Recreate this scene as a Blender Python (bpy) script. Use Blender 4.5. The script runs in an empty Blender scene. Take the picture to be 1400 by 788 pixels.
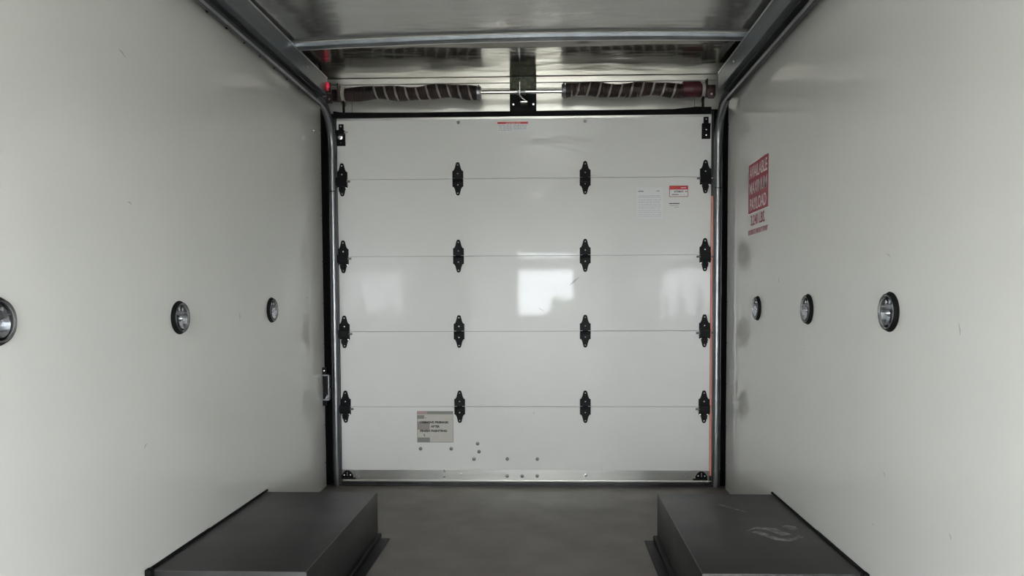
import bpy, bmesh, math, random
from mathutils import Vector, Matrix
random.seed(7)
S = bpy.context.scene
C = S.collection
PI = math.pi

# ------------------------------------------------------------------ camera
cd = bpy.data.cameras.new('camera')
cam = bpy.data.objects.new('camera', cd)
C.objects.link(cam)
S.camera = cam
cd.sensor_fit = 'HORIZONTAL'; cd.sensor_width = 36.0
cd.lens = 36.0 * 1000.0 / 1400.0
cd.shift_x = -20.53 / 1400.0
cd.shift_y = 58.76 / 1400.0
cd.clip_start = 0.05
_R = Vector((0.99954342, 0.02991993, -0.00421276))
_U = Vector((0.00288829, 0.04417322, 0.99901971))
_F = Vector((-0.0300767, 0.99857575, -0.04406664))
cam.matrix_world = Matrix(((_R.x, _U.x, -_F.x, 0.149), (_R.y, _U.y, -_F.y, -4.2005), (_R.z, _U.z, -_F.z, 1.083), (0, 0, 0, 1)))

# ------------------------------------------------------------------ world / exposure
S.view_settings.view_transform = 'Standard'
S.view_settings.look = 'None'
S.view_settings.exposure = 2.06
S.view_settings.gamma = 1.0
S.view_settings.use_curve_mapping = False
w = bpy.data.worlds.new('sky'); S.world = w
w.use_nodes = True
bg = w.node_tree.nodes['Background']
bg.inputs[0].default_value = (0.91, 0.955, 1.0, 1)      # overcast daylight
bg.inputs[1].default_value = 12.0

DOOR_X0, DOOR_X1, DOOR_Z = -0.80, 0.85, 2.05            # wide doorway to the cab, behind the viewer
FRONT = -4.75; CAB = -6.45                               # bulkhead and windscreen planes
WS = (-0.295, 0.49, 0.86, 1.50)                         # windscreen opening x0 x1 z0 z1
SD = (-5.95, -4.95, 0.0, 1.72)                          # open cab side doors added to brighten the walls, y0 y1 z0 z1
def area(name, loc, rot, sx, sy, power, col=(1, 1, 1), portal=False):
    l = bpy.data.lights.new(name, 'AREA'); l.shape = 'RECTANGLE'; l.size = sx; l.size_y = sy
    l.energy = power; l.color = col
    if portal: l.cycles.is_portal = True
    o = bpy.data.objects.new(name, l); C.objects.link(o)
    o.location = loc; o.rotation_euler = rot
    return o
area('windscreen_portal', (0.1, CAB - 0.03, 1.18), (PI / 2, 0, 0), 0.8, 0.66, 1, portal=True)
area('left_door_portal', (-1.19, -5.45, 0.86), (PI / 2, 0, -PI / 2), 1.0, 1.72, 1, portal=True)
area('right_door_portal', (1.19, -5.45, 0.86), (PI / 2, 0, PI / 2), 1.0, 1.72, 1, portal=True)

# ------------------------------------------------------------------ materials
def mat(name, col, rough=0.5, metal=0.0, spec=0.5, coat=0.0, coat_rough=0.1, emit=None, es=0.0, trans=0.0,
        noise=0.0, nscale=8.0, bump=0.0, bscale=20.0, stretch=(1, 1, 1), rvar=0.0, col2=None, alpha=1.0, ior=1.5, bdist=0.01):
    m = bpy.data.materials.new(name); m.use_nodes = True
    nt = m.node_tree; N = nt.nodes; L = nt.links
    b = N['Principled BSDF']
    b.inputs['Base Color'].default_value = (*col, 1)
    b.inputs['Roughness'].default_value = rough
    b.inputs['Metallic'].default_value = metal
    b.inputs['Specular IOR Level'].default_value = spec
    b.inputs['Coat Weight'].default_value = coat
    b.inputs['Coat Roughness'].default_value = coat_rough
    b.inputs['Transmission Weight'].default_value = trans
    b.inputs['IOR'].default_value = ior
    if emit:
        b.inputs['Emission Color'].default_value = (*emit, 1); b.inputs['Emission Strength'].default_value = es
    if noise or bump or rvar:
        tc = N.new('ShaderNodeTexCoord'); mp = N.new('ShaderNodeMapping')
        mp.inputs['Scale'].default_value = stretch
        L.new(tc.outputs['Object'], mp.inputs[0])
        n = N.new('ShaderNodeTexNoise'); n.inputs['Scale'].default_value = nscale; n.inputs['Detail'].default_value = 5
        L.new(mp.outputs[0], n.inputs['Vector'])
        if noise:
            mx = N.new('ShaderNodeMix'); mx.data_type = 'RGBA'
            c2 = col2 or tuple(c * (1 - noise) for c in col)
            mx.inputs[6].default_value = (*col, 1); mx.inputs[7].default_value = (*c2, 1)
            rp = N.new('ShaderNodeMapRange'); rp.inputs[1].default_value = 0.35; rp.inputs[2].default_value = 0.7
            L.new(n.outputs['Fac'], rp.inputs[0]); L.new(rp.outputs[0], mx.inputs[0])
            L.new(mx.outputs[2], b.inputs['Base Color'])
        if rvar:
            mr = N.new('ShaderNodeMapRange'); mr.inputs[3].default_value = max(0, rough - rvar); mr.inputs[4].default_value = rough + rvar
            L.new(n.outputs['Fac'], mr.inputs[0]); L.new(mr.outputs[0], b.inputs['Roughness'])
        if bump:
            n2 = N.new('ShaderNodeTexNoise'); n2.inputs['Scale'].default_value = bscale; n2.inputs['Detail'].default_value = 2
            L.new(mp.outputs[0], n2.inputs['Vector'])
            bp = N.new('ShaderNodeBump'); bp.inputs['Strength'].default_value = bump; bp.inputs['Distance'].default_value = bdist
            L.new(n2.outputs['Fac'], bp.inputs['Height']); L.new(bp.outputs[0], b.inputs['Normal'])
            if coat: L.new(bp.outputs[0], b.inputs['Coat Normal'])
    return m
M = {}
M['wall'] = mat('white_liner', (0.634, 0.632, 0.596), 0.42, spec=0.35, coat=0.8, coat_rough=0.07, bump=0.02, bscale=1.6, noise=0.03, nscale=2.5, bdist=0.05)
M['door'] = mat('white_door_skin', (0.715, 0.715, 0.70), 0.38, spec=0.3, coat=0.24, coat_rough=0.045, bump=0.02, bscale=1.5, noise=0.03, nscale=3, bdist=0.05)
M['roof'] = mat('roof_aluminium', (0.56, 0.56, 0.54), 0.2, metal=0.85, bump=0.35, bscale=1.6, stretch=(1.2, 4, 1), noise=0.12, nscale=3, bdist=0.02)
M['rearroof'] = mat('polished_roof_aluminium', (0.37, 0.355, 0.325), 0.17, metal=0.95, bump=0.45, bscale=1.5, stretch=(1.5, 4, 1), noise=0.15, nscale=4, bdist=0.02)
M['alu'] = mat('brushed_aluminium', (0.62, 0.62, 0.59), 0.3, metal=0.85, noise=0.12, nscale=6, stretch=(0.3, 6, 6), bump=0.05, bscale=8)
M['alu_dark'] = mat('weathered_aluminium', (0.21, 0.23, 0.25), 0.38, metal=0.7, noise=0.25, nscale=5, stretch=(4, 0.5, 4))
M['header'] = mat('header_aluminium', (0.72, 0.71, 0.66), 0.28, metal=0.75, noise=0.08, nscale=3, stretch=(0.5, 1, 6))
M['steel'] = mat('galvanised_steel', (0.29, 0.30, 0.315), 0.32, metal=0.9, noise=0.2, nscale=14, rvar=0.05)
M['shaft'] = mat('bright_shaft', (0.75, 0.75, 0.72), 0.18, metal=1.0)
M['dark_steel'] = mat('dark_rail', (0.055, 0.055, 0.058), 0.45, metal=0.5, noise=0.4, nscale=14)
M['black'] = mat('black_hinge_paint', (0.005, 0.005, 0.006), 0.5, spec=0.15)
M['rubber'] = mat('black_rubber', (0.006, 0.006, 0.006), 0.75, spec=0.15)
M['void'] = mat('dark_gap', (0.004, 0.004, 0.004), 0.9, spec=0.05)
M['chrome'] = mat('zinc_bolt', (0.75, 0.75, 0.74), 0.25, metal=1.0)
M['bolt'] = mat('dull_bolt', (0.22, 0.22, 0.21), 0.4, metal=0.8)
M['spring'] = mat('brown_spring', (0.030, 0.014, 0.011), 0.5, noise=0.6, nscale=14, col2=(0.009, 0.006, 0.005), bump=0.3, bscale=60)
M['redbrown'] = mat('red_glow_bracket', (0.028, 0.007, 0.007), 0.5, noise=0.5, nscale=20)  # tail lamp glow put into the bracket colour as dark red
M['maroon'] = mat('maroon_sleeve', (0.075, 0.012, 0.018), 0.5, noise=0.2)
M['silver_band'] = mat('silver_stripe', (0.60, 0.57, 0.53), 0.4, metal=0.3, noise=0.3, nscale=30)
M['box'] = mat('dark_grey_wheel_box', (0.026, 0.026, 0.0255), 0.42, spec=0.45, noise=0.3, nscale=3, rvar=0.12, bump=0.08, bscale=120, bdist=0.002)
M['flange'] = mat('black_flange', (0.007, 0.007, 0.007), 0.5, spec=0.25, noise=0.4, nscale=9)
M['boxedge'] = mat('worn_box_edge', (0.06, 0.06, 0.058), 0.4, noise=0.5, nscale=30)
M['scuff'] = mat('scuffed_paint', (0.26, 0.25, 0.235), 0.5, noise=0.75, nscale=40, col2=(0.04, 0.04, 0.038))
M['floor'] = mat('worn_grey_brown_floor', (0.168, 0.150, 0.134), 0.5, spec=0.3, noise=0.3, nscale=5, rvar=0.12, bump=0.25, bscale=150, col2=(0.143, 0.127, 0.114), bdist=0.002)
M['red'] = mat('red_print', (0.33, 0.022, 0.045), 0.45)
M['brightred'] = mat('bright_red_print', (0.55, 0.035, 0.03), 0.45)
M['white_print'] = mat('white_print', (0.66, 0.64, 0.62), 0.45)
M['sticker'] = mat('sticker_white', (0.72, 0.73, 0.74), 0.5)
M['sticker_beige'] = mat('sticker_beige', (0.53, 0.51, 0.46), 0.5, noise=0.12, nscale=40, stretch=(0.3, 1, 4))
M['greyprint'] = mat('grey_print', (0.22, 0.22, 0.205), 0.5)
M['palegrey'] = mat('pale_grey_print', (0.45, 0.46, 0.48), 0.5)
M['pinkgrey'] = mat('faded_red_print', (0.40, 0.26, 0.25), 0.5)
M['brownprint'] = mat('brown_grey_print', (0.27, 0.24, 0.225), 0.5)
M['ink'] = mat('black_ink', (0.03, 0.025, 0.03), 0.5)
M['greyink'] = mat('grey_ink', (0.20, 0.20, 0.21), 0.5)
M['glass'] = mat('clear_lens', (0.95, 0.97, 1.0), 0.03, trans=1.0, ior=1.25, spec=0.5)
M['reflector'] = mat('chrome_reflector', (0.80, 0.82, 0.85), 0.12, metal=1.0)
M['lampback'] = mat('lamp_back', (0.30, 0.31, 0.32), 0.25, metal=0.8)
M['green'] = mat('worn_green_paint', (0.14, 0.155, 0.10), 0.6, noise=0.6, nscale=60, col2=(0.035, 0.04, 0.028), bump=0.3, bscale=80)
M['redlens'] = mat('lit_red_lens', (0.6, 0.02, 0.04), 0.3, emit=(1.0, 0.05, 0.12), es=0.05)
M['orange'] = mat('orange_edge_glow', (0.42, 0.20, 0.15), 0.4, emit=(1.0, 0.32, 0.2), es=0.035)  # emissive colour standing in for red light through the door gap
M['ground'] = mat('pale_concrete_yard', (0.36, 0.35, 0.33), 0.9)
M['hedge'] = mat('hedge', (0.30, 0.33, 0.22), 0.9, noise=0.5, nscale=6)
M['lamp'] = mat('lit_fill_lens', (0.9, 0.9, 0.9), 0.5, emit=(1, 0.98, 0.94), es=6.0)

# ------------------------------------------------------------------ mesh helpers
class MB:
    def __init__(s): s.b = bmesh.new()
    def box(s, x0, x1, y0, y1, z0, z1, bev=0.0):
        r = bmesh.ops.create_cube(s.b, size=1.0)
        bmesh.ops.scale(s.b, vec=(abs(x1 - x0), abs(y1 - y0), abs(z1 - z0)), verts=r['verts'])
        bmesh.ops.translate(s.b, vec=((x0 + x1) / 2, (y0 + y1) / 2, (z0 + z1) / 2), verts=r['verts'])
        if bev:
            ed = list({e for v in r['verts'] for e in v.link_edges})
            bmesh.ops.bevel(s.b, geom=ed, offset=bev, segments=2, affect='EDGES', profile=0.5)
        return s
    def poly(s, pts, d):                        # prism: polygon pts extruded by vector d
        a = [s.b.verts.new(p) for p in pts]; c = [s.b.verts.new(Vector(p) + Vector(d)) for p in pts]
        s.b.faces.new(a); s.b.faces.new(c[::-1]); n = len(a)
        for i in range(n): s.b.faces.new((a[i], c[i], c[(i + 1) % n], a[(i + 1) % n]))
        return s
    def lathe(s, prof, axis, c, n=32, caps=True):        # prof: (radius, height along axis)
        ax = Vector(axis).normalized(); t = Vector((0, 0, 1)) if abs(ax.z) < 0.9 else Vector((1, 0, 0))
        u = ax.cross(t).normalized(); v = ax.cross(u); c = Vector(c); rings = []
        for r, h in prof:
            rings.append([s.b.verts.new(c + ax * h + (u * math.cos(k * 2 * PI / n) + v * math.sin(k * 2 * PI / n)) * max(r, 1e-5)) for k in range(n)])
        for a, b in zip(rings, rings[1:]):
            for k in range(n): s.b.faces.new((a[k], a[(k + 1) % n], b[(k + 1) % n], b[k]))
        if caps: s.b.faces.new(rings[0][::-1]); s.b.faces.new(rings[-1])
        return s
    def cyl(s, c, axis, r, h, n=20, bev=0.0):
        if bev: return s.lathe([(r - bev, 0), (r, bev), (r, h - bev), (r - bev, h)], axis, c, n)
        return s.lathe([(r, 0), (r, h)], axis, c, n)
    def tube(s, pts, r, n=10):
        pts = [Vector(p) for p in pts]; rings = []
        for i, p in enumerate(pts):
            d = (pts[min(i + 1, len(pts) - 1)] - pts[max(i - 1, 0)]).normalized()
            t = Vector((0, 0, 1)) if abs(d.z) < 0.9 else Vector((1, 0, 0))
            u = d.cross(t).normalized(); v = d.cross(u); rr = r[i] if isinstance(r, (list, tuple)) else r
            rings.append([s.b.verts.new(p + (u * math.cos(k * 2 * PI / n) + v * math.sin(k * 2 * PI / n)) * rr) for k in range(n)])
        for a, b in zip(rings, rings[1:]):
            for k in range(n): s.b.faces.new((a[k], a[(k + 1) % n], b[(k + 1) % n], b[k]))
        s.b.faces.new(rings[0][::-1]); s.b.faces.new(rings[-1])
        return s
    def build(s, name, m, parent=None, smooth=False, loc=None):
        bmesh.ops.recalc_face_normals(s.b, faces=s.b.faces)
        me = bpy.data.meshes.new(name); s.b.to_mesh(me); s.b.free()
        if smooth:
            for p in me.polygons: p.use_smooth = True
            try: me.set_sharp_from_angle(angle=math.radians(38))
            except Exception: pass
        me.materials.append(M[m]); o = bpy.data.objects.new(name, me); C.objects.link(o)
        if parent: o.parent = parent
        if loc is not None: o.location = loc
        return o
def empty(name, loc=(0, 0, 0), rz=0.0):
    o = bpy.data.objects.new(name, None); C.objects.link(o); o.location = loc; o.rotation_euler = (0, 0, rz); o.empty_display_size = 0.05
    return o
def tag(o, label, cat, group=None):
    o['label'] = label; o['category'] = cat
    if group: o['group'] = group
    return o
def struct(o, label=None, cat=None):
    o['kind'] = 'structure'
    if label: o['label'] = label
    if cat: o['category'] = cat
    return o
def copy_tree(o, parent=None):
    c = o.copy(); C.objects.link(c)
    if parent: c.parent = parent
    for ch in list(o.children): copy_tree(ch, c)
    return c
def text(name, body, size, m, parent, origin, right, up, xs=1.0, bold=0.0, align='LEFT', lift=0.0004, width=None):
    """flat lettering as a thin mesh; right/up give its plane"""
    cu = bpy.data.curves.new('tmp', 'FONT'); cu.body = body; cu.size = size; cu.offset = bold
    cu.align_x = align; cu.align_y = 'BOTTOM_BASELINE' if False else 'BOTTOM'; cu.extrude = 0.0002; cu.resolution_u = 3
    t = bpy.data.objects.new('tmp', cu); C.objects.link(t)
    bpy.context.view_layer.update()
    dg = bpy.context.evaluated_depsgraph_get()
    me = bpy.data.meshes.new_from_object(t.evaluated_get(dg)); me.name = name
    bpy.data.objects.remove(t)
    xs_ = [v.co.x for v in me.vertices]; ys_ = [v.co.y for v in me.vertices]
    if width: xs = width / (max(xs_) - min(xs_))
    R_, U_ = Vector(right).normalized(), Vector(up).normalized(); Nn = R_.cross(U_)
    x0 = min(xs_) if align == 'LEFT' else (min(xs_) + max(xs_)) / 2; y0 = min(ys_)
    k = size / max(1e-6, max(ys_) - y0)
    for v in me.vertices:
        v.co = Vector(origin) + R_ * (v.co.x - x0) * xs + U_ * (v.co.y - y0) * k + Nn * (v.co.z + lift)
    me.materials.clear(); me.materials.append(M[m])
    o = bpy.data.objects.new(name, me); C.objects.link(o)
    if parent: o.parent = parent
    return o

# ------------------------------------------------------------------ the shell
W = 1.145; CZ = 2.342; BACK = FRONT
def wall(name, s):
    # side liner with the small cut corner it has at the sill
    b = MB()
    end = -0.035 if s < 0 else -0.07
    b.box(s * W, s * (W + 0.02), BACK, end, 0.0, 2.42)
    o = struct(b.build(name, 'wall'))
    r = MB()
    zs = [2.04, 1.80, 1.56, 1.30, 1.06, 0.83, 0.60, 0.36, 0.14]
    for z in zs:
        q = MB(); q.cyl((s * W, end - 0.012, z), (-s, 0, 0), 0.0045, 0.002, 8)
        q.cyl((s * W, end - 0.012, z - 0.024), (-s, 0, 0), 0.003, 0.0015, 8); q.build('rivet', 'bolt', o)
    return o
wl = wall('wall_left', -1); wr = wall('wall_right', 1)
def scuff(par, s, y, z, dy, dz, t=0.002):
    x = s * (W - 0.0008)
    d = Vector((0, dy, dz)); n = Vector((0, -dz, dy)).normalized() * t
    p = Vector((x, y, z)); m_ = p + d * 0.5 + n * 2.2
    MB().poly([p, p + d * 0.5 + n * 1.2, p + d, p + d * 0.5 + n * 2.4], (s * 0.0006, 0, 0)).build('scuff_mark', 'greyink', par)
for a in [(-2.0, 1.84, 0.035, -0.014), (-1.98, 1.385, 0.03, -0.006), (-1.18, 1.03, 0.002, -0.03), (-1.92, 0.61, 0.02, 0.012), (-0.33, 1.09, 0.02, 0.0)]: scuff(wl, -1, *a)
for a in [(-2.40, 0.99, 0.008, 0.03), (-1.0, 1.17, 0.012, -0.02), (-2.03, 1.20, 0.03, 0.012), (-1.32, 0.88, 0.01, 0.0), (-2.02, 0.55, 0.012, 0.012), (-2.38, 0.48, 0.01, 0.015), (-1.95, 0.38, 0.012, 0.004)]: scuff(wr, 1, *a, 0.0012)
# small bright stud on the left liner beside the door
MB().lathe([(0.010, 0), (0.009, 0.003), (0.003, 0.0055)], (1, 0, 0), (-W, -0.155, 2.015), 14).build('stud', 'chrome', wl, True)

struct(MB().box(-1.3, 1.3, CAB - 0.05, 0.30, -0.06, 0.0).build('floor', 'floor'))
# rear sill in front of the door
sill = MB().box(-1.12, 1.12, -0.02, 0.09, 0.0, 0.006).build('trim_1', 'dark_steel'); struct(sill)

# ceiling: two sheets between the bows, the seam on the bow
ceil = empty('ceiling', (0, 0, CZ)); struct(ceil)
def crown(x, y):
    hi = -0.008 + 0.009 * x / W + 0.022 * (1 - (x / W) ** 2)      # height of the arched bows
    d = -y; t = min(1.0, max(0.0, (d - 0.50) / 0.10)); t = t * t * (3 - 2 * t)
    return (1 - t) * (-0.012 * max(d, 0)) + t * hi
def sheet(name, y0, y1, m, nx=40, ny=12, x=W + 0.02, wav=0.0, phase=0.0):
    b = bmesh.new(); g = []
    for j in range(ny + 1):
        yy = y0 + (y1 - y0) * j / ny
        g.append([b.verts.new((-x + 2 * x * i / nx, yy, crown(-x + 2 * x * i / nx, yy) + wav * math.sin(5.2 * (-x + 2 * x * i / nx) + phase + 3 * yy) * math.sin(PI * j / ny))) for i in range(nx + 1)])
    for j in range(ny):
        for i in range(nx): b.faces.new((g[j][i], g[j][i + 1], g[j + 1][i + 1], g[j + 1][i]))
    r = bmesh.ops.extrude_face_region(b, geom=b.faces[:])
    bmesh.ops.translate(b, vec=(0, 0, 0.006), verts=[v for v in r['geom'] if isinstance(v, bmesh.types.BMVert)])
    bmesh.ops.recalc_face_normals(b, faces=b.faces)
    me = bpy.data.meshes.new(name); b.to_mesh(me); b.free()
    for p in me.polygons: p.use_smooth = True
    me.set_sharp_from_angle(angle=math.radians(40))
    me.materials.append(M[m]); o = bpy.data.objects.new(name, me); C.objects.link(o); o.parent = ceil
    return o
sheet('roof_sheet', -0.60, 0.02, 'rearroof', ny=40, wav=0.003)
sheet('roof_sheet', -1.80, -0.60, 'roof', wav=0.006, phase=1.5)
sheet('roof_sheet', -3.40, -1.80, 'roof', wav=0.006, phase=0.4)
sheet('roof_sheet', BACK, -3.40, 'roof')
def bow(name, y):
    b = bmesh.new(); n = 36; ring = []
    prof = [(-0.006, 0.004), (-0.006, 0.0), (0.0, -0.020), (0.004, -0.024), (0.040, -0.024), (0.044, -0.02), (0.046, 0.004)]
    for i in range(n + 1):
        x = -W + 2 * W * i / n
        ring.append([b.verts.new((x, y + p[0], CZ + crown(x, y) + p[1])) for p in prof])
    for i in range(n):
        for k in range(len(prof)):
            k2 = (k + 1) % len(prof); b.faces.new((ring[i][k], ring[i][k2], ring[i + 1][k2], ring[i + 1][k]))
    b.faces.new(ring[0]); b.faces.new(ring[-1][::-1])
    bmesh.ops.recalc_face_normals(b, faces=b.faces)
    me = bpy.data.meshes.new(name); b.to_mesh(me); b.free(); me.materials.append(M['alu_dark'])
    o = bpy.data.objects.new(name, me); C.objects.link(o); struct(o)
    for dy, dz, nm in ((-0.0085, -0.003, 'front_bead'), (0.042, -0.0245, 'rear_bead')):
        MB().tube([(-W + 2 * W * i / n, y + dy, CZ + crown(-W + 2 * W * i / n, y) + dz) for i in range(n + 1)], 0.002 if dz < -0.01 else 0.003, 6).build(nm, 'alu', o)
    return o
bow('trim_2', -0.635); bow('trim_3', -1.80); bow('trim_4', -3.40)

# roof rails along both walls
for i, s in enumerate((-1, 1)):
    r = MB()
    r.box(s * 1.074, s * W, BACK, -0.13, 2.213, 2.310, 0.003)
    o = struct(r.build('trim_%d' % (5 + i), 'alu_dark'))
    MB().box(s * 1.0715, s * 1.075, BACK, -0.13, 2.303, 2.3115, 0.001).build('rail_lip', 'alu', o)
    MB().box(s * 1.115, s * W, BACK, -0.08, 2.180, 2.213, 0.001).build('shade_strip', 'void', o)  # near-black strip putting in the shade between track and rail
    for k in range(7):
        yy = -0.40 - k * 0.17
        MB().cyl((s * (W - 0.001), yy, 2.176), (-s, 0, 0), 0.005, 0.008, 8).build('rivet', 'rubber', o)
    MB().cyl((s * 1.074, -0.47, 2.262), (-s, 0, 0), 0.006, 0.004, 10).build('rivet', 'alu', o)

# front bulkhead with the doorway to the cab (behind the viewer), and daylight beyond it
b = MB()
b.box(-W - 0.02, DOOR_X0, BACK - 0.05, BACK, 0, 2.40); b.box(DOOR_X1, W + 0.02, BACK - 0.05, BACK, 0, 2.40); b.box(DOOR_X0, DOOR_X1, BACK - 0.05, BACK, DOOR_Z, 2.40)
struct(b.build('wall_front', 'wall'))
b = MB()                                                # unseen cab shell: open side doors added for wall light, windscreen
for s in (-1, 1):
    b.box(s * W, s * (W + 0.05), SD[1], FRONT, 0, 2.36); b.box(s * W, s * (W + 0.05), CAB, SD[0], 0, 2.36); b.box(s * W, s * (W + 0.05), SD[0], SD[1], SD[3], 2.36)
struct(b.build('trim_9', 'wall'))
b = MB(); b.box(-1.2, WS[0], CAB - 0.05, CAB, 0, 2.36); b.box(WS[1], 1.2, CAB - 0.05, CAB, 0, 2.36); b.box(WS[0], WS[1], CAB - 0.05, CAB, 0, WS[2])
b.box(WS[0], WS[1], CAB - 0.05, CAB, WS[3], 1.675); b.box(WS[0], WS[1], CAB - 0.05, CAB, 1.735, 2.36)
struct(b.build('trim_10', 'wall'))
struct(MB().box(-1.2, 1.2, CAB - 0.05, FRONT, 2.36, 2.40).build('trim_11', 'wall'))
def tree(x, y, z, r, h):
    t = empty('small_tree', (x, y, -0.8)); tag(t, 'small round leafy tree in the yard beyond the windscreen', 'tree')
    MB().tube([(0, 0, 0), (0.03, 0, (z + 0.8) * .5), (0, 0, z + 0.8)], [0.09, 0.07, 0.05], 10).build('trunk', 'greyprint', t)
    b = bmesh.new(); rnd = random.Random(4)
    for k in range(26):
        c = Vector((rnd.uniform(-1, 1) * r * .8, rnd.uniform(-1, 1) * r * .6, z + 0.8 + rnd.uniform(-1, 1) * h))
        q = bmesh.ops.create_icosphere(b, subdivisions=2, radius=r * rnd.uniform(.28, .45))
        for v in q['verts']: v.co = c + v.co * rnd.uniform(.85, 1.12)
    me = bpy.data.meshes.new('crown'); b.to_mesh(me); b.free(); me.materials.append(M['hedge'])
    o = bpy.data.objects.new('crown', me); C.objects.link(o); o.parent = t
tree(0.50, -14.0, 0.62, 0.42, 0.36)
gr = MB().box(-40, 40, -45, 25, -0.9, -0.8).build('ground', 'ground'); struct(gr)

# ------------------------------------------------------------------ rear frame, header
hd = empty('wall_rear', (0, 0, 0)); struct(hd)
MB().box(-1.21, 1.21, 0.014, 0.05, 2.10, 2.40).build('header_board', 'rubber', hd)
for z0, z1 in ((2.148, 2.272), (2.275, 2.305), (2.308, 2.340)):
    MB().box(-W, W, 0.0, 0.014, z0, z1, 0.0015).build('header_panel', 'header', hd)
for s in (-1, 1):
    MB().box(s * 0.972 - 0.0015, s * 0.972 + 0.0015, -0.002, 0.0, 2.15, 2.27).build('seam', 'greyink', hd)
for i, s in enumerate((-1, 1)):                        # rubber-dark jambs beside the door
    o = struct(MB().box(s * 1.083, s * 1.20, 0.0, 0.08, 0.0, 2.14).build('trim_%d' % (7 + i), 'void'))
    MB().box(s * (W + 0.02), s * 1.20, -0.075, 0.014, 0.0, 2.40).build('jamb_return', 'void', o)
    MB().box(s * 1.068, s * 1.083, 0.004, 0.06, 0.0, 2.14).build('jamb_edge', 'dark_steel', o)
    MB().box(s * 1.02, s * 1.083, 0.030, 0.07, 0.0, 2.14).build('gap_backer', 'void', o)  # dark backer added to block daylight at the door edge

# ------------------------------------------------------------------ the roll-up door
door = empty('door_1', (0, 0, 0)); struct(door)
seams = [0.0, 0.4593, 0.8956, 1.329, 1.7693, 2.118]
for k in range(5):
    z0, z1 = seams[k], seams[k + 1]
    zz0 = 0.03 if k == 0 else z0 + 0.0012
    MB().box(-1.063, 1.068, 0.002, 0.027, zz0, z1 - 0.0008, 0.0008).build('door_panel', 'door', door)
MB().box(-1.06, 1.065, 0.012, 0.026, 0.03, 2.11).build('panel_core', 'greyprint', door)
MB().box(-1.06, 1.065, -0.004, 0.002, 2.104, 2.118, 0.001).build('top_cap', 'alu', door)
# black rubber seal above the top panel, drooping a little at the left
b = MB(); b.poly([(-1.078, -0.012, 2.118), (1.062, -0.012, 2.118), (1.065, -0.012, 2.156), (0.98, -0.012, 2.158), (0.85, -0.012, 2.146), (-0.6, -0.012, 2.143), (-1.03, -0.012, 2.149), (-1.078, -0.012, 2.157)], (0, 0.03, 0))
tag_ = b.build('top_seal', 'rubber', door)
for x in (-0.364, 0.357):
    MB().lathe([(0.0095, 0), (0.0095, 0.003), (0.006, 0.006)], (0, -1, 0), (x, 0.002, 2.088), 14).build('bolt', 'bolt', door, True)
# bottom rail
b = MB(); b.box(-1.060, 1.066, -0.003, 0.002, 0.028, 0.090, 0.0008); b.box(-1.060, 1.066, -0.010, 0.002, 0.022, 0.030, 0.002)
b.build('bottom_rail', 'alu', door)
MB().box(-1.06, 1.066, -0.010, 0.024, 0.0, 0.022, 0.004).build('bottom_seal', 'dark_steel', door)
for x, z, r in [(-0.600, .213, .0085), (-0.421, .213, .0085), (-0.267, .243, .0085), (-0.259, .196, .0085), (-0.289, .153, .0085), (-0.095, .154, .0085), (0.079, .154, .0085),
                (-0.096, .055, .0085), (-0.009, .055, .0085), (0.078, .056, .0085), (-0.462, .084, .006), (-0.463, .050, .005), (-0.364, .063, .005), (0.360, .061, .0065)]:
    y = 0.002 if z > 0.1 else -0.003
    bo = MB().lathe([(r * 1.25, 0), (r * 1.25, 0.001), (r, 0.0015), (r, 0.004), (r * 0.5, 0.0065)], (0, -1, 0), (x, y, z), 14).build('bolt', 'bolt' if r > .008 else 'chrome', door, True)
for cx in (-0.966, 0.935):                                          # four dimples of a rivet group
    for dx, dz in ((0, .014), (-.014, 0), (.014, -.002), (0.002, -.013)):
        MB().lathe([(0.0055, 0), (0.004, 0.0015)], (0, -1, 0), (cx + dx, -0.003, 0.060 + dz), 10).build('rivet', 'palegrey', door)
def scr(x, z, dx, dz, t, m='greyink'):
    d = Vector((dx, 0, dz)); n = Vector((-dz, 0, dx)).normalized() * t; p = Vector((x, 0.0012, z))
    MB().poly([p, p + d * .5 + n, p + d, p + d * .45 - n], (0, 0.0006, 0)).build('scratch', m, door)
scr(.262, 1.155, .066, .055, .006, 'palegrey'); scr(.08, 1.035, .05, -.03, .001); scr(.45, .085, .0, .04, .001, 'palegrey'); scr(-.27, .045, .03, .004, .004, 'brownprint')
scr(.058, .432, .004, -.02, .0012); scr(.36, 1.78, .09, .004, .001, 'palegrey'); scr(.92, 1.335, .015, 0, .001)

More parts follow.
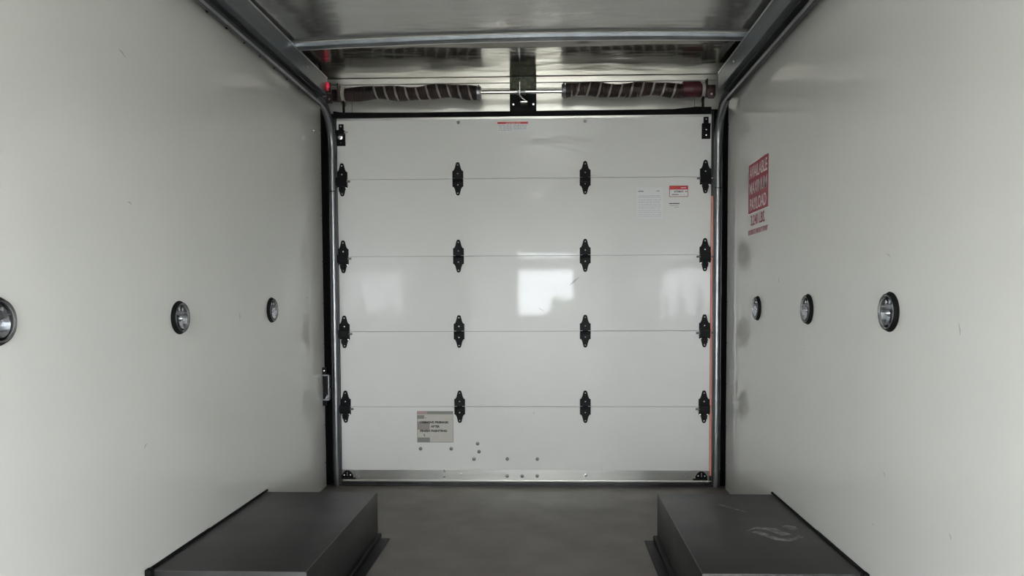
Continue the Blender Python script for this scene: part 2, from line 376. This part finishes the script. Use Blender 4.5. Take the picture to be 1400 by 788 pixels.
def leaf(pts_right, y, t, name, m, par, bev=0.001):
    pts = [(x, y, z) for x, z in pts_right] + [(-x, y, z) for x, z in reversed(pts_right)]
    b = MB(); b.poly(pts, (0, -t, 0)); return b.build(name, m, par)
def screw(par, x, z, y, r=0.0042, m='chrome'):
    return MB().lathe([(r, 0), (r * .9, 0.0015), (r * .3, 0.0028)], (0, -1, 0), (x, y, z), 10).build('screw', m, par, True)
def arc(cx, cz, r, a0, a1, n=5): return [(cx + r * math.cos(a0 + (a1 - a0) * i / n), cz + r * math.sin(a0 + (a1 - a0) * i / n)) for i in range(n + 1)]
def hinge(x, z, side=0):
    """side: -1/1 for the edge hinges that carry the track rollers"""
    h = empty('hinge', (x, 0.002, z)); h.parent = door
    up = [(0.031, 0.004), (0.031, 0.044), (0.024, 0.047), (0.018, 0.058)] + arc(0, 0.083, 0.0115, 0.15, PI / 2, 4)
    leaf(up, 0, 0.005, 'upper_leaf', 'black', h)
    lo = [(0.031, -0.003), (0.031, -0.044), (0.024, -0.047), (0.018, -0.058)] + arc(0, -0.083, 0.0115, -0.15, -PI / 2, 4)
    leaf(lo[::1], 0, 0.005, 'lower_leaf', 'black', h)
    kn = MB(); kn.cyl((-0.0155, -0.009, -0.004), (1, 0, 0), 0.0085, 0.031, 14, 0.001)
    kn.box(-0.030, 0.030, -0.011, -0.003, -0.022, -0.010, 0.002)
    kn.cyl((-0.030, -0.009, -0.004), (1, 0, 0), 0.006, 0.060, 12)
    kn.build('knuckle', 'black', h, True)
    for zz in (0.079, 0.030, -0.034, -0.081):
        if side and zz == -0.034: continue
        screw(h, 0, zz, -0.005)
    if side:
        b = MB()                                                   # raised roller bracket
        b.box(-0.031, 0.031, -0.024, -0.005, -0.036, 0.012, 0.003)
        b.box(-0.016, 0.016, -0.020, -0.004, -0.070, -0.036, 0.004)
        b.build('roller_bracket', 'black', h)
        for sx in (-0.021, 0.021): screw(h, sx, -0.046, -0.005, 0.0055)
        b = MB(); b.cyl((side * 0.046 if side < 0 else -0.044, -0.018, -0.012), (1, 0, 0), 0.0045, 0.09, 10)
        b.build('roller_stem', 'chrome', h, True)
        MB().tube([(-side * 0.034, -0.018, -0.012), (-side * 0.050, -0.018, -0.012)], 0.006, 8).build('stem_end', 'bolt', h)
    return h
zs = [1.7693, 1.329, 0.8956, 0.4593]
for z in zs:
    hinge(-0.3694, z); hinge(0.3568, z)
for k, z in enumerate(zs):
    hinge(-1.036, z, -1); hinge(1.036, z, 1)
# top roller carriers (left with a bright disc) and bottom roller brackets
for s in (-1, 1):
    z = 2.022 if s < 0 else 2.040; x = s * 1.037
    t = empty('top_roller_bracket', (x, 0.002, z)); t.parent = door
    MB().box(-0.024, 0.024, -0.012, 0, -0.060, 0.024, 0.002).build('plate', 'black', t)
    MB().box(-0.014, 0.014, -0.008, 0, 0.024, 0.063, 0.002).build('tongue', 'black', t)
    screw(t, 0, 0.050, -0.008)
    if s < 0:
        MB().box(-0.030, 0.022, -0.030, -0.010, 0.000, 0.026, 0.003).build('clamp', 'black', t)
        MB().lathe([(0.0145, 0), (0.0145, 0.004), (0.008, 0.006), (0.007, 0.012)], (0, -1, 0), (-0.004, -0.012, -0.013), 18).build('washer', 'chrome', t, True)
        MB().cyl((0.020, -0.020, 0.013), (1, 0, 0), 0.004, 0.022, 10).build('roller_stem', 'chrome', t)
        screw(t, 0, -0.044, -0.012, 0.003)
    else:
        MB().lathe([(0.017, 0), (0.017, 0.006), (0.013, 0.006), (0.013, 0.002)], (0, -1, 0), (0, -0.012, -0.040), 18).build('washer', 'rubber', t, True)
        screw(t, 0, -0.040, -0.013, 0.005); screw(t, 0.0, -0.010, -0.012, 0.004)
        MB().box(-0.024, 0.024, -0.014, -0.010, 0.008, 0.026, 0.001).build('clamp', 'black', t)
    bx = s * (1.029 if s < 0 else 1.022)
    t = empty('bottom_roller_bracket', (bx, -0.003, 0.055)); t.parent = door
    MB().poly([(-0.033, 0, -0.012), (0.033, 0, -0.012), (0.033, 0, 0.003), (0.022, 0, 0.020), (0.010, 0, 0.031), (-0.010, 0, 0.031), (-0.022, 0, 0.020), (-0.033, 0, 0.003)], (0, -0.007, 0)).build('plate', 'black', t)
    MB().box(-0.033 if s < 0 else -0.050, 0.050 if s < 0 else 0.033, -0.020, 0, -0.016, -0.010, 0.001).build('foot', 'black', t)
    MB().box(-0.002, 0.002, -0.012, -0.005, 0.000, 0.024).build('rib', 'greyprint', t)
    for sx in (-0.019, 0.019): screw(t, sx, 0.004, -0.007, 0.005)
    MB().cyl((min(s * 0.0, s * 0.055), -0.012, -0.024), (1, 0, 0), 0.004, 0.055, 8).build('roller_stem', 'chrome', t)

# ------------------------------------------------------------------ door tracks
def track(s):
    xin, xout = (1.063, 1.094) if s < 0 else (1.079, 1.114)
    t = empty('door_track', (s * xout, -0.036, 0.007))
    tag(t, 'galvanised steel roller track up the %s side of the door, curving forward under the roof' % ('left' if s < 0 else 'right'), 'track')
    R_ = 0.22; zc = 1.93; path = []
    for i in range(12): path.append((-0.036, 0.007 + (zc - 0.007) * i / 12, 0.0))
    for i in range(15): a = PI / 2 * i / 14; path.append((-0.036 - R_ * (1 - math.cos(a)), zc + R_ * math.sin(a), a))
    for i in range(1, 14): path.append((-0.036 - R_ - (4.45) * i / 13, zc + R_ + 0.012 * i / 13, PI / 2))
    def sweep(prof, name, m, par, path=path):
        b = bmesh.new(); rings = []
        for y, z, a in path:
            ny, nz = -math.cos(a), -math.sin(a)             # front/underside normal
            rings.append([b.verts.new((s * px - t.location.x, y + ny * n_ - t.location.y, z + nz * n_ - t.location.z)) for px, n_ in prof])
        k = len(prof)
        for r0, r1 in zip(rings, rings[1:]):
            for i in range(k): b.faces.new((r0[i], r0[(i + 1) % k], r1[(i + 1) % k], r1[i]))
        b.faces.new(rings[0]); b.faces.new(rings[-1][::-1])
        bmesh.ops.recalc_face_normals(b, faces=b.faces)
        me = bpy.data.meshes.new(name); b.to_mesh(me); b.free(); me.materials.append(M[m])
        for p in me.polygons: p.use_smooth = True
        me.set_sharp_from_angle(angle=math.radians(50))
        o = bpy.data.objects.new(name, me); C.objects.link(o); o.parent = par; return o
    th = 0.0028
    outer = [(xin, 0.017), (xin + 0.006, 0.024), (xin + 0.014, 0.027), (xout - 0.012, 0.025), (xout - 0.003, 0.019), (xout, 0.010),
             (xout, -0.012), (xout - 0.006, -0.024), (xin, -0.024)]
    inner = [(xin, -0.024 + th), (xout - 0.007, -0.024 + th), (xout - th, -0.012), (xout - th, 0.009), (xout - 0.012, 0.025 - th), (xin + 0.014, 0.027 - th), (xin + 0.007, 0.021), (xin + 0.0025, 0.0155)]
    sweep(outer + inner, 'channel', 'steel', t, path[:27])
    sweep(outer + inner, 'roof_channel', 'dark_steel', t, path[26:])
    sweep([(xin + 0.004, 0.0262), (xin + 0.004, 0.0225), (xin - 0.001, 0.0165), (xin - 0.001, 0.020)], 'channel_lip', 'steel', t, path[26:])
    sweep([(xout, 0.004), (xout + 0.007, 0.004), (xout + 0.007, 0.0), (xout, 0.0)], 'mounting_flange', 'dark_steel', t, path[:24])
    sweep([(xin + 0.002, -0.028), (xin + 0.020, -0.028), (xin + 0.020, -0.034), (xin + 0.002, -0.034)], 'weather_strip', 'rubber', t, path[:13])
    # roller in the channel at each hinge and the joint half way up
    MB().box(min(s * xin, s * xout) - t.location.x - .001, max(s * xin, s * xout) - t.location.x + .001, -0.0285, -0.020, 1.688, 1.692).build('joint', 'rubber', t)
    return t
track(-1); track(1)

# ------------------------------------------------------------------ counterbalance springs
cb = empty('torsion_spring_shaft', (0.0, -0.12, 2.222))
tag(cb, 'steel torsion shaft across the header with two brown springs and a centre bearing', 'spring shaft')
MB().cyl((-1.004, 0, 0), (1, 0, 0), 0.0115, 2.008, 20).build('shaft', 'shaft', cb, True)
def wav(x, s): return 0.006 * math.sin(x * 17.0 + (0.6 if s < 0 else 2.0)) * min(1, max(0, (1.0 - abs(x)) * 6)) + (0.004 if s < 0 else 0.006) * math.sin(abs(x) * 4)
def spring(s):
    x0, x1 = (0.245, 0.975) if s < 0 else (0.245, 0.985)
    b = MB(); n = 260; b_ = bmesh.new(); rings = []; ns = 28
    for i in range(n + 1):
        x = x0 + (x1 - x0) * i / n; r = 0.0365 + 0.0012 * math.sin(i * PI) + (0.0016 if i % 4 < 2 else -0.0004) + 0.003 * math.sin(x * 31 + s)
        zc = wav(x, s)
        rings.append([b_.verts.new((s * x, math.cos(k * 2 * PI / ns) * r, zc + math.sin(k * 2 * PI / ns) * r)) for k in range(ns)])
    for a, c in zip(rings, rings[1:]):
        for k in range(ns): b_.faces.new((a[k], a[(k + 1) % ns], c[(k + 1) % ns], c[k]))
    b_.faces.new(rings[0]); b_.faces.new(rings[-1][::-1]); bmesh.ops.recalc_face_normals(b_, faces=b_.faces)
    me = bpy.data.meshes.new('spring'); b_.to_mesh(me); b_.free(); me.materials.append(M['spring'])
    o = bpy.data.objects.new('spring', me); C.objects.link(o); o.parent = cb
    # the silver turns that show between the wrapped brown ones
    xa, xb = (0.27, 0.83) if s < 0 else (0.30, 0.86)
    b2 = bmesh.new(); pitch = 0.058; steps = 40; prev = None; tot = int((xb - xa) / pitch * steps)
    for i in range(tot + 1):
        ph = i / steps * 2 * PI; x = xa + pitch * i / steps
        r = 0.0395 + 0.003 * math.sin(x * 31 + s); wd = 0.0056 + 0.0012 * math.sin(i * .31)
        y = -math.sin(ph) * r; z = wav(x, s) - math.cos(ph) * r * 1.0
        cur = [b2.verts.new((s * (x + d), y * q, wav(x, s) + (z - wav(x, s)) * q)) for d, q in ((-wd, .94), (-wd * .5, 1.03), (wd * .5, 1.03), (wd, .94))]
        if prev:
            for k in range(3): b2.faces.new((prev[k], prev[k + 1], cur[k + 1], cur[k]))
        prev = cur
    bmesh.ops.solidify(b2, geom=b2.faces[:], thickness=0.001)
    me = bpy.data.meshes.new('silver_coil'); b2.to_mesh(me); b2.free(); me.materials.append(M['silver_band'])
    for p in me.polygons: p.use_smooth = True
    c = bpy.data.objects.new('silver_coil', me); C.objects.link(c); c.parent = o
    # winding cone at the inner end, stationary drum at the outer
    b = MB(); b.lathe([(0.020, 0), (0.032, 0.0), (0.036, 0.006), (0.036, 0.016), (0.031, 0.018), (0.031, 0.024), (0.037, 0.026), (0.037, 0.034), (0.033, 0.036), (0.035, 0.055), (0.037, 0.058)], (s, 0, 0), (s * 0.222, 0, wav(0.25, s)), 24)
    for a in range(4): b.cyl((s * 0.235, math.cos(a * PI / 2 + .5) * 0.030, wav(.25, s) + math.sin(a * PI / 2 + .5) * 0.030), (0, math.cos(a * PI / 2 + .5), math.sin(a * PI / 2 + .5)), 0.005, 0.012, 8)
    b.build('winding_cone', 'steel', cb, True)
    d0 = 0.978 if s < 0 else 0.985
    MB().lathe([(0.034, 0), (0.041, 0.002), (0.041, 0.005), (0.036, 0.007), (0.036, 0.011), (0.041, 0.013), (0.041, 0.016), (0.034, 0.018)], (s, 0, 0), (s * d0, 0, 0), 28).build('cable_drum', 'silver_band', cb, True)
    if s > 0: MB().lathe([(0.0405, 0), (0.042, 0.004), (0.0415, 0.09), (0.0405, 0.095)], (1, 0, 0), (0.882, 0, 0.002), 28).build('sleeve', 'maroon', cb, True)
    MB().tube([(s * (d0 + 0.010), 0.0, -0.034), (s * (d0 + 0.010), 0.004, -0.108)], 0.007, 8).build('lift_cable', 'rubber', cb)
    return o
spring(-1); spring(1)
b = MB(); b.lathe([(0.0125, 0), (0.017, 0.002), (0.017, 0.018), (0.0145, 0.020), (0.0145, 0.036), (0.017, 0.038), (0.017, 0.05), (0.0125, 0.052)], (1, 0, 0), (-0.026, 0, 0), 18)
b.build('bearing', 'steel', cb, True)
b = MB(); b.box(-0.010, -0.006, -0.022, 0.09, -0.03, 0.050, 0.001); b.build('bearing_plate', 'chrome', cb)
b = MB(); b.tube([(-0.005, -0.012, -0.02), (0.004, -0.016, -0.036), (0.020, -0.012, -0.048), (0.028, 0.0, -0.056)], 0.004, 8); b.box(-0.006, 0.034, -0.014, 0.09, -0.060, -0.052, 0.002)
b.build('bearing_hanger', 'chrome', cb)

pl = empty('mounting_plate', (0.006, 0.0, 2.130))
tag(pl, 'black steel plate behind the shaft centre with greenish worn upper end', 'plate')
MB().box(-0.075, 0.075, -0.010, 0, 0.0, 0.137, 0.002).build('lower_plate', 'black', pl)
MB().box(-0.075, 0.075, -0.010, 0, 0.138, 0.208, 0.002).build('upper_plate', 'green', pl)
for x in (-0.055, 0.058): MB().cyl((x, -0.010, 0.052), (0, -1, 0), 0.006, 0.004, 8).build('bolt', 'chrome', pl)
for x in (0.038,): MB().cyl((x, -0.010, 0.150), (0, -1, 0), 0.005, 0.004, 8).build('bolt', 'bolt', pl)

for s in (-1, 1):
    e = empty('end_bracket', (s * 1.045, -0.05, 2.222))
    tag(e, 'dark bearing bracket coloured with red glow, holding the %s end of the spring shaft' % ('left' if s < 0 else 'right'), 'bracket')
    MB().box(-0.035, 0.038, 0.02, 0.05, -0.012, 0.052, 0.003).build('back_plate', 'redbrown', e)
    MB().box(-s * 0.034 - 0.003, -s * 0.034 + 0.003, -0.105, 0.05, -0.036, 0.050, 0.001).build('side_plate', 'redbrown', e)
    MB().box(-0.030, 0.004, -0.10, -0.094, -0.056, -0.004, 0.002).build('front_tab', 'redbrown', e)
    MB().cyl((-0.012, -0.100, -0.034), (0, -1, 0), 0.006, 0.005, 8).build('bolt', 'chrome', e)
    MB().lathe([(0.022, 0), (0.024, 0.003), (0.024, 0.012), (0.014, 0.015)], (-s, 0, 0), (0.0, -0.07, 0.0), 18).build('bearing', 'redbrown', e, True)
    if s < 0:
        b = MB(); b.box(-0.052, -0.030, -0.10, -0.096, -0.018, 0.006, 0.001); b.build('shaft_clip', 'chrome', e)
        MB().box(-0.046, -0.036, -0.103, -0.099, -0.012, 0.000).build('clip_hole', 'rubber', e)
        MB().tube([(-0.075, -0.09, -0.012), (-0.060, -0.095, -0.032), (-0.045, -0.09, -0.040)], 0.005, 8).build('clip_wire', 'steel', e)
# red marker lamp glowing in the top left corner
rl = empty('marker_lamp', (-1.068, -0.145, 2.262))
tag(rl, 'small red glowing lamp in the upper left corner beside the spring bracket', 'lamp')
b = MB(); b.lathe([(0.013, 0), (0.012, 0.006), (0.007, 0.010), (0.001, 0.012)], (0, -1, 0), (0, 0, 0), 14); b.build('red_lens', 'redlens', rl, True).scale = (1, 1, 1.5)
MB().box(-0.016, 0.016, 0, 0.01, -0.034, 0.018, 0.002).build('lamp_body', 'redbrown', rl)
MB().lathe([(0.006, 0), (0.004, 0.004)], (0, -1, 0), (0, 0, -0.022), 10).build('lamp_screw', 'redlens', rl)
# red light in the gap right of the door, put in as a glowing strip
o = MB().box(1.0690, 1.0785, -0.006, 0.0, 0.06, 1.66, 0.001).build('edge_glow', 'orange')
tag(o, 'thin glowing strip standing in for orange red light in the gap right of the door', 'strip')

# latch keeper on the left wall end
k = empty('latch_keeper', (-1.115, -0.075, 0.585))
tag(k, 'black and grey latch keeper bracket at the rear end of the left wall', 'bracket')
for z0, z1 in ((0.068, 0.112), (-0.108, -0.078)):
    MB().box(-0.029, -0.005, -0.008, -0.004, z0, z1, 0.001).build('ear', 'black', k)
screw(k, -0.018, 0.092, -0.008, 0.005, 'chrome'); 
b = MB(); b.box(-0.029, 0.010, -0.012, 0.03, 0.064, 0.070, .001); b.box(-0.029, 0.010, -0.012, 0.03, -0.078, -0.072, .001); b.box(0.004, 0.010, -0.012, 0.03, -0.078, 0.070, .001)
b.build('frame', 'steel', k)
MB().box(-0.029, 0.004, 0.0, 0.03, -0.074, 0.066).build('pocket', 'black', k)
MB().lathe([(0.007, 0), (0.006, 0.008), (0.003, 0.010)], (0, -1, 0), (0.017, -0.006, 0.0), 12).build('latch_boss', 'black', k, True)
MB().poly([(-0.016, -0.004, -0.07), (-0.004, -0.004, -0.07), (0.002, -0.004, -0.05), (-0.002, -0.004, -0.045)], (0, -0.004, 0)).build('tooth', 'steel', k)

# ------------------------------------------------------------------ wheel boxes
def wheel_box(s):
    y0, y1 = (-1.9154, -0.943) if s < 0 else (-1.9064, -0.955)
    xi = 0.630; H = 0.210
    t = empty('wheel_box', (s * (W + xi) / 2, (y0 + y1) / 2, 0)); ox, oy = t.location.x, t.location.y
    tag(t, 'long dark grey steel wheel box on the floor along the %s wall%s' % (('left', ', top unmarked') if s < 0 else ('right', ', scuffed on top')), 'wheel box')
    xa, xb = sorted((s * xi - ox, s * (W - 0.001) - ox))
    MB().box(xa, xb, y0 - oy, y1 - oy, 0.001, H, 0.004).build('body', 'box', t, True)
    # worn edge lines, wall lip and floor flange
    b = MB(); b.box(xa + 0.004, xb - 0.004, y0 - oy + 0.001, y0 - oy + 0.0035, H - 0.001, H + 0.0006); b.build('worn_edge', 'boxedge', t)
    xe = s * (xi + 0.003) - ox
    MB().box(xe - 0.0015, xe + 0.0015, y0 - oy + .004, y1 - oy - .004, H - 0.001, H + 0.0006).build('worn_edge', 'boxedge', t)
    xw = s * (W - 0.003) - ox
    b = MB()
    for a, c, h in ((y0, y0 + 0.42, 0.008), (y0 + 0.42, y1 - 0.12, 0.006), (y1 - 0.12, y1 + 0.02, 0.006)):
        b.box(xw - 0.003, xw + 0.003, a - oy, c - oy, H - 0.002, H + h)
    b.build('wall_lip', 'rubber', t)
    MB().box(min(s * (W - 0.001), s * (W - .02)) - ox, max(s * (W - .001), s * (W - .02)) - ox, y0 - 0.025 - oy, y0 - oy, 0.0, H + 0.012, .002).build('corner_post', 'rubber', t)
    fx = sorted((s * 0.571 - ox, s * xi - ox))
    MB().box(fx[0], fx[1], y0 - 0.02 - oy, y1 - 0.02 - oy, 0.001, 0.005, 0.001).build('floor_flange', 'flange', t)
    gx = sorted((s * 0.612 - ox, s * (xi + .002) - ox))
    MB().box(gx[0], gx[1], y0 - oy, y1 - 0.005 - oy, 0.004, 0.024, 0.004).build('base_step', 'flange', t)
    return t, ox, oy, H
wheel_box(-1)
t, ox, oy, H = wheel_box(1)
def patch(pts, name='scuff_mark'):
    MB().poly([(x - ox, y - oy, H + 0.0004) for x, y in pts], (0, 0, 0.0006)).build(name, 'scuff', t)
patch([(.885, -1.475), (.935, -1.425), (1.0, -1.44), (1.04, -1.515), (1.0, -1.525), (.965, -1.46), (.93, -1.445)])
patch([(.90, -1.485), (.935, -1.475), (.985, -1.56), (1.04, -1.55), (1.065, -1.52), (1.075, -1.545), (1.01, -1.59), (.965, -1.58)])
patch([(1.035, -1.42), (1.055, -1.40), (1.085, -1.42), (1.085, -1.455), (1.055, -1.455)])
patch([(.86, -1.13), (.875, -1.12), (.95, -1.22), (.945, -1.23)])

# ------------------------------------------------------------------ round clear lamps
def lamp_unit():
    t = empty('wall_lamp')          # local +X points into the room
    MB().lathe([(0.036, -0.002), (0.0580, 0.0), (0.0590, 0.002), (0.0575, 0.004), (0.0545, 0.005), (0.0535, 0.012), (0.0515, 0.0135), (0.0495, 0.012), (0.040, 0.002)], (1, 0, 0), (0, 0, 0), 48, False).build('grommet', 'rubber', t, True)
    hs = MB().lathe([(0.0505, 0.001), (0.0505, 0.0135), (0.0485, 0.0150), (0.0460, 0.0135), (0.0460, 0.002)], (1, 0, 0), (0, 0, 0), 44, False).build('bezel', 'lampback', t, True)
    # back plate with its reflector bowl: upper bulb well and U-shaped lower bowl
    MB().cyl((0.001, 0, 0), (1, 0, 0), 0.047, 0.002, 40).build('back_plate', 'lampback', t)
    b = bmesh.new()
    for (cy, cz, rr, dep, sz) in ((0, -0.006, 0.030, 0.010, 1.08),):
        rings = []
        for j in range(7):
            q = j / 6; r = rr * (0.25 + 0.75 * q)
            rings.append([b.verts.new((0.003 + dep * q * q, cy + r * math.cos(k * PI / 12), cz + sz * r * math.sin(k * PI / 12) if math.sin(k * PI / 12) < 0 else cz + 0.6 * r * math.sin(k * PI / 12))) for k in range(24)])
        for a, c in zip(rings, rings[1:]):
            for k in range(24): b.faces.new((a[k], a[(k + 1) % 24], c[(k + 1) % 24], c[k]))
        b.faces.new(rings[0])
    me = bpy.data.meshes.new('reflector'); b.to_mesh(me); b.free(); me.materials.append(M['reflector'])
    for p in me.polygons: p.use_smooth = True
    o = bpy.data.objects.new('reflector', me); C.objects.link(o); o.parent = t
    MB().lathe([(0.007, 0), (0.0065, 0.006), (0.003, 0.010)], (1, 0, 0), (0.003, 0, -0.004), 14).build('bulb', 'chrome', t, True)
    MB().box(0.003, 0.010, -0.036, 0.036, 0.014, 0.018, .001).build('bulb_shelf', 'lampback', t)
    for y in (-0.012, 0.012): MB().lathe([(0.007, 0), (0.006, 0.004), (0.003, 0.005)], (1, 0, 0), (0.003, y, 0.029), 12).build('rivet', 'reflector', t, True)
    MB().lathe([(0.0458, 0.0125), (0.043, 0.0165), (0.034, 0.0200), (0.020, 0.0220), (0.001, 0.0228), (0.0008, 0.0213), (0.020, 0.0205), (0.034, 0.0185), (0.042, 0.0150), (0.0445, 0.0115)], (1, 0, 0), (0, 0, 0), 40, False).build('lens', 'glass', t, True)
    return t
L0 = lamp_unit()
spots = [(-1, -2.5282, 1.035, 'round clear lamp on the left wall, farthest from the roll-up door'),
         (-1, -1.6777, 1.022, 'round clear lamp in black rubber ring, middle one on the left wall'),
         (-1, -0.8258, 1.035, 'round clear lamp in black rubber ring on the left wall, nearest the roll-up door'),
         (1, -0.6771, 1.033, 'round clear lamp in black rubber ring on the right wall, nearest the roll-up door'),
         (1, -1.3569, 1.038, 'round clear lamp in black rubber ring, middle one on the right wall'),
         (1, -2.0329, 1.040, 'round clear lamp in black rubber ring on the right wall, farthest from the roll-up door')]
for i, (s, y, z, lab) in enumerate(spots):
    o = L0 if i == 0 else copy_tree(L0)
    o.location = (s * W, y, z); o.rotation_euler = (0, 0, 0 if s < 0 else PI)
    tag(o, lab, 'lamp', 'round lamps along the side walls')

# ------------------------------------------------------------------ signs and stickers
sg = empty('payload_sign', (W, -0.665, 1.40))
tag(sg, 'red and white payload sign lettering on the right wall near the door', 'sign')
X = -0.0006
MB().box(X - 0.0006, X, -0.165, 0.165, 0.098, 0.338).build('red_field', 'red', sg)
MB().box(X - 0.0003, X, -0.170, 0.170, 0.093, 0.343).build('border', 'white_print', sg)
def wtext(body, size, m, z, width, bold=0.0): return text('lettering', body, size, m, sg, (X - 0.0006, 0.0, z), (0, -1, 0), (0, 0, 1), bold=bold, align='CENTER', width=width)
wtext('AVAILABLE', 0.058, 'white_print', 0.266, 0.290, 0.0003); wtext('MAXIMUM', 0.058, 'white_print', 0.188, 0.285, 0.0002); wtext('PAYLOAD', 0.058, 'white_print', 0.110, 0.270, 0.0003)
wtext('3,240 LBS.', 0.058, 'red', 0.028, 0.235, 0.0004); wtext('DISTRIBUTE WEIGHT EVENLY', 0.024, 'red', -0.008, 0.330, 0.0)

DY = 0.0012
def fl(par, x0, x1, z0, z1, m, name='print_block', lay=1):
    return MB().box(x0, x1, -0.0003 * lay, -0.0003 * (lay - 1), z0, z1).build(name, m, par)
def lines(par, x0, x1, zs_, m, seed=1, h=0.003, lay=2, gap=0.006):
    rnd = random.Random(seed); b = MB()
    for z in zs_:
        x = x0
        while x < x1 - 0.006:
            wd = min(rnd.uniform(0.006, 0.020), x1 - x); b.box(x, x + wd, -0.0003 * lay, -0.0003 * (lay - 1), z, z + h); x += wd + rnd.uniform(0.3, 1) * gap
    o = b.build('small_print', m, par); o['kind'] = 'stuff'; return o
def sticker(x0, z0, label):
    t = empty('sticker', (x0, DY, z0)); return tag(t, label, 'sticker')
# warning strip at the top
t = sticker(-0.141, 2.030, 'small warning sticker with red band at the top centre of the door')
fl(t, 0, 0.174, 0, 0.058, 'sticker', 'backing'); fl(t, 0, 0.174, 0.047, 0.058, 'brightred', 'red_band', 2)
lines(t, 0.05, 0.13, [0.0505], 'sticker', 3, 0.003, 3); lines(t, 0.008, 0.082, [0.036, 0.027, 0.018, 0.009], 'palegrey', 5, 0.004, 2); lines(t, 0.092, 0.166, [0.036, 0.027, 0.018], 'palegrey', 6, 0.004, 2)
# tall pale instruction sheet
t = sticker(0.650, 1.535, 'pale instruction sheet with faint print in the upper right of the door')
fl(t, 0, 0.148, 0, 0.176, 'sticker', 'backing')
lines(t, 0.008, 0.040, [0.152], 'greyink', 4, 0.006, 2, 0.002); lines(t, 0.112, 0.134, [0.154], 'greyink', 5, 0.004, 2, 0.002)
lines(t, 0.010, 0.138, [0.128, 0.120, 0.104, 0.092], 'palegrey', 7, 0.0028); lines(t, 0.010, 0.138, [0.080, 0.070, 0.060, 0.046, 0.034, 0.022, 0.012], 'palegrey', 8, 0.0022)
# red headed label
t = sticker(0.833, 1.657, 'red headed white label near the upper right edge of the door')
fl(t, 0, 0.106, 0, 0.063, 'red', 'border'); fl(t, 0.003, 0.103, 0.003, 0.060, 'sticker', 'backing', 2); fl(t, 0.003, 0.103, 0.041, 0.060, 'brightred', 'red_band', 3)
lines(t, 0.065, 0.096, [0.049], 'sticker', 2, 0.004, 4, 0.002)
text('lettering', 'AUTOMATIC', 0.011, 'ink', t, (0.026, -0.0009, 0.024), (1, 0, 0), (0, 0, 1), bold=0.0004, width=0.055)
lines(t, 0.088, 0.100, [0.027], 'greyink', 12, 0.006, 4, 0.002)
lines(t, 0.014, 0.052, [0.010], 'greyink', 9, 0.006, 3, 0.001); lines(t, 0.058, 0.09, [0.012], 'palegrey', 10, 0.003, 3)
# small loose print below it
t = sticker(0.833, 1.590, 'tiny dark print just below the red headed label on the door')
lines(t, 0.0, 0.058, [0.027], 'ink', 2, 0.005, 1, 0.001); lines(t, 0.004, 0.050, [0.016], 'greyink', 4, 0.002, 1); lines(t, 0.03, 0.058, [0.008], 'greyink', 9, 0.002, 1)
# faded premask sticker bottom left
t = sticker(-0.619, 0.250, 'faded beige and grey notice overprinted in black, low on the left of the door')
fl(t, 0, 0.211, 0, 0.183, 'greyprint', 'border'); fl(t, 0.003, 0.208, 0.003, 0.165, 'sticker_beige', 'backing', 2)
fl(t, 0.002, 0.060, 0.167, 0.181, 'pinkgrey', lay=2); fl(t, 0.060, 0.209, 0.167, 0.181, 'greyprint', lay=2)
fl(t, 0.003, 0.042, 0.138, 0.160, 'greyprint', lay=3); fl(t, 0.003, 0.074, 0.075, 0.122, 'brownprint', lay=3); fl(t, 0.003, 0.074, 0.003, 0.029, 'greyprint', lay=3); fl(t, 0.074, 0.0755, 0.003, 0.165, 'palegrey', lay=3)
lines(t, 0.085, 0.20, [0.152, 0.138, 0.115, 0.094, 0.074, 0.045, 0.030, 0.016], 'palegrey', 12, 0.0025, 3)
for body, z, x0, wd in (('! REMOVE PREMASK', 0.111, 0.016, 0.170), ('AFTER', 0.087, 0.080, 0.052), ('FINISH PAINTING', 0.061, 0.018, 0.156)):
    text('lettering', body, 0.014, 'ink', t, (x0, -0.0010, z), (1, 0, 0), (0, 0, 1), bold=0.0007, width=wd)
fl(t, 0.047, 0.053, 0.141, 0.145, 'ink', lay=4); fl(t, 0.036, 0.044, 0.043, 0.047, 'ink', lay=4); fl(t, 0.042, 0.045, 0.034, 0.045, 'ink', lay=4)

# ------------------------------------------------------------------ behind the viewer: unseen dome lamp added for fill light
for x in (0.0,):
    for y in (-4.55,):
        d = empty('fill_lamp', (x, y, CZ)); tag(d, 'added unseen fill lamp, a white dome on the roof by the front bulkhead', 'lamp')
        MB().lathe([(0.10, 0.03), (0.10, -0.012), (0.092, -0.014)], (0, 0, 1), (0, 0, 0), 28, False).build('base', 'alu', d, True)
        MB().lathe([(0.092, -0.012), (0.08, -0.026), (0.05, -0.036), (0.01, -0.04)], (0, 0, 1), (0, 0, 0), 28).build('lens', 'lamp', d, True)
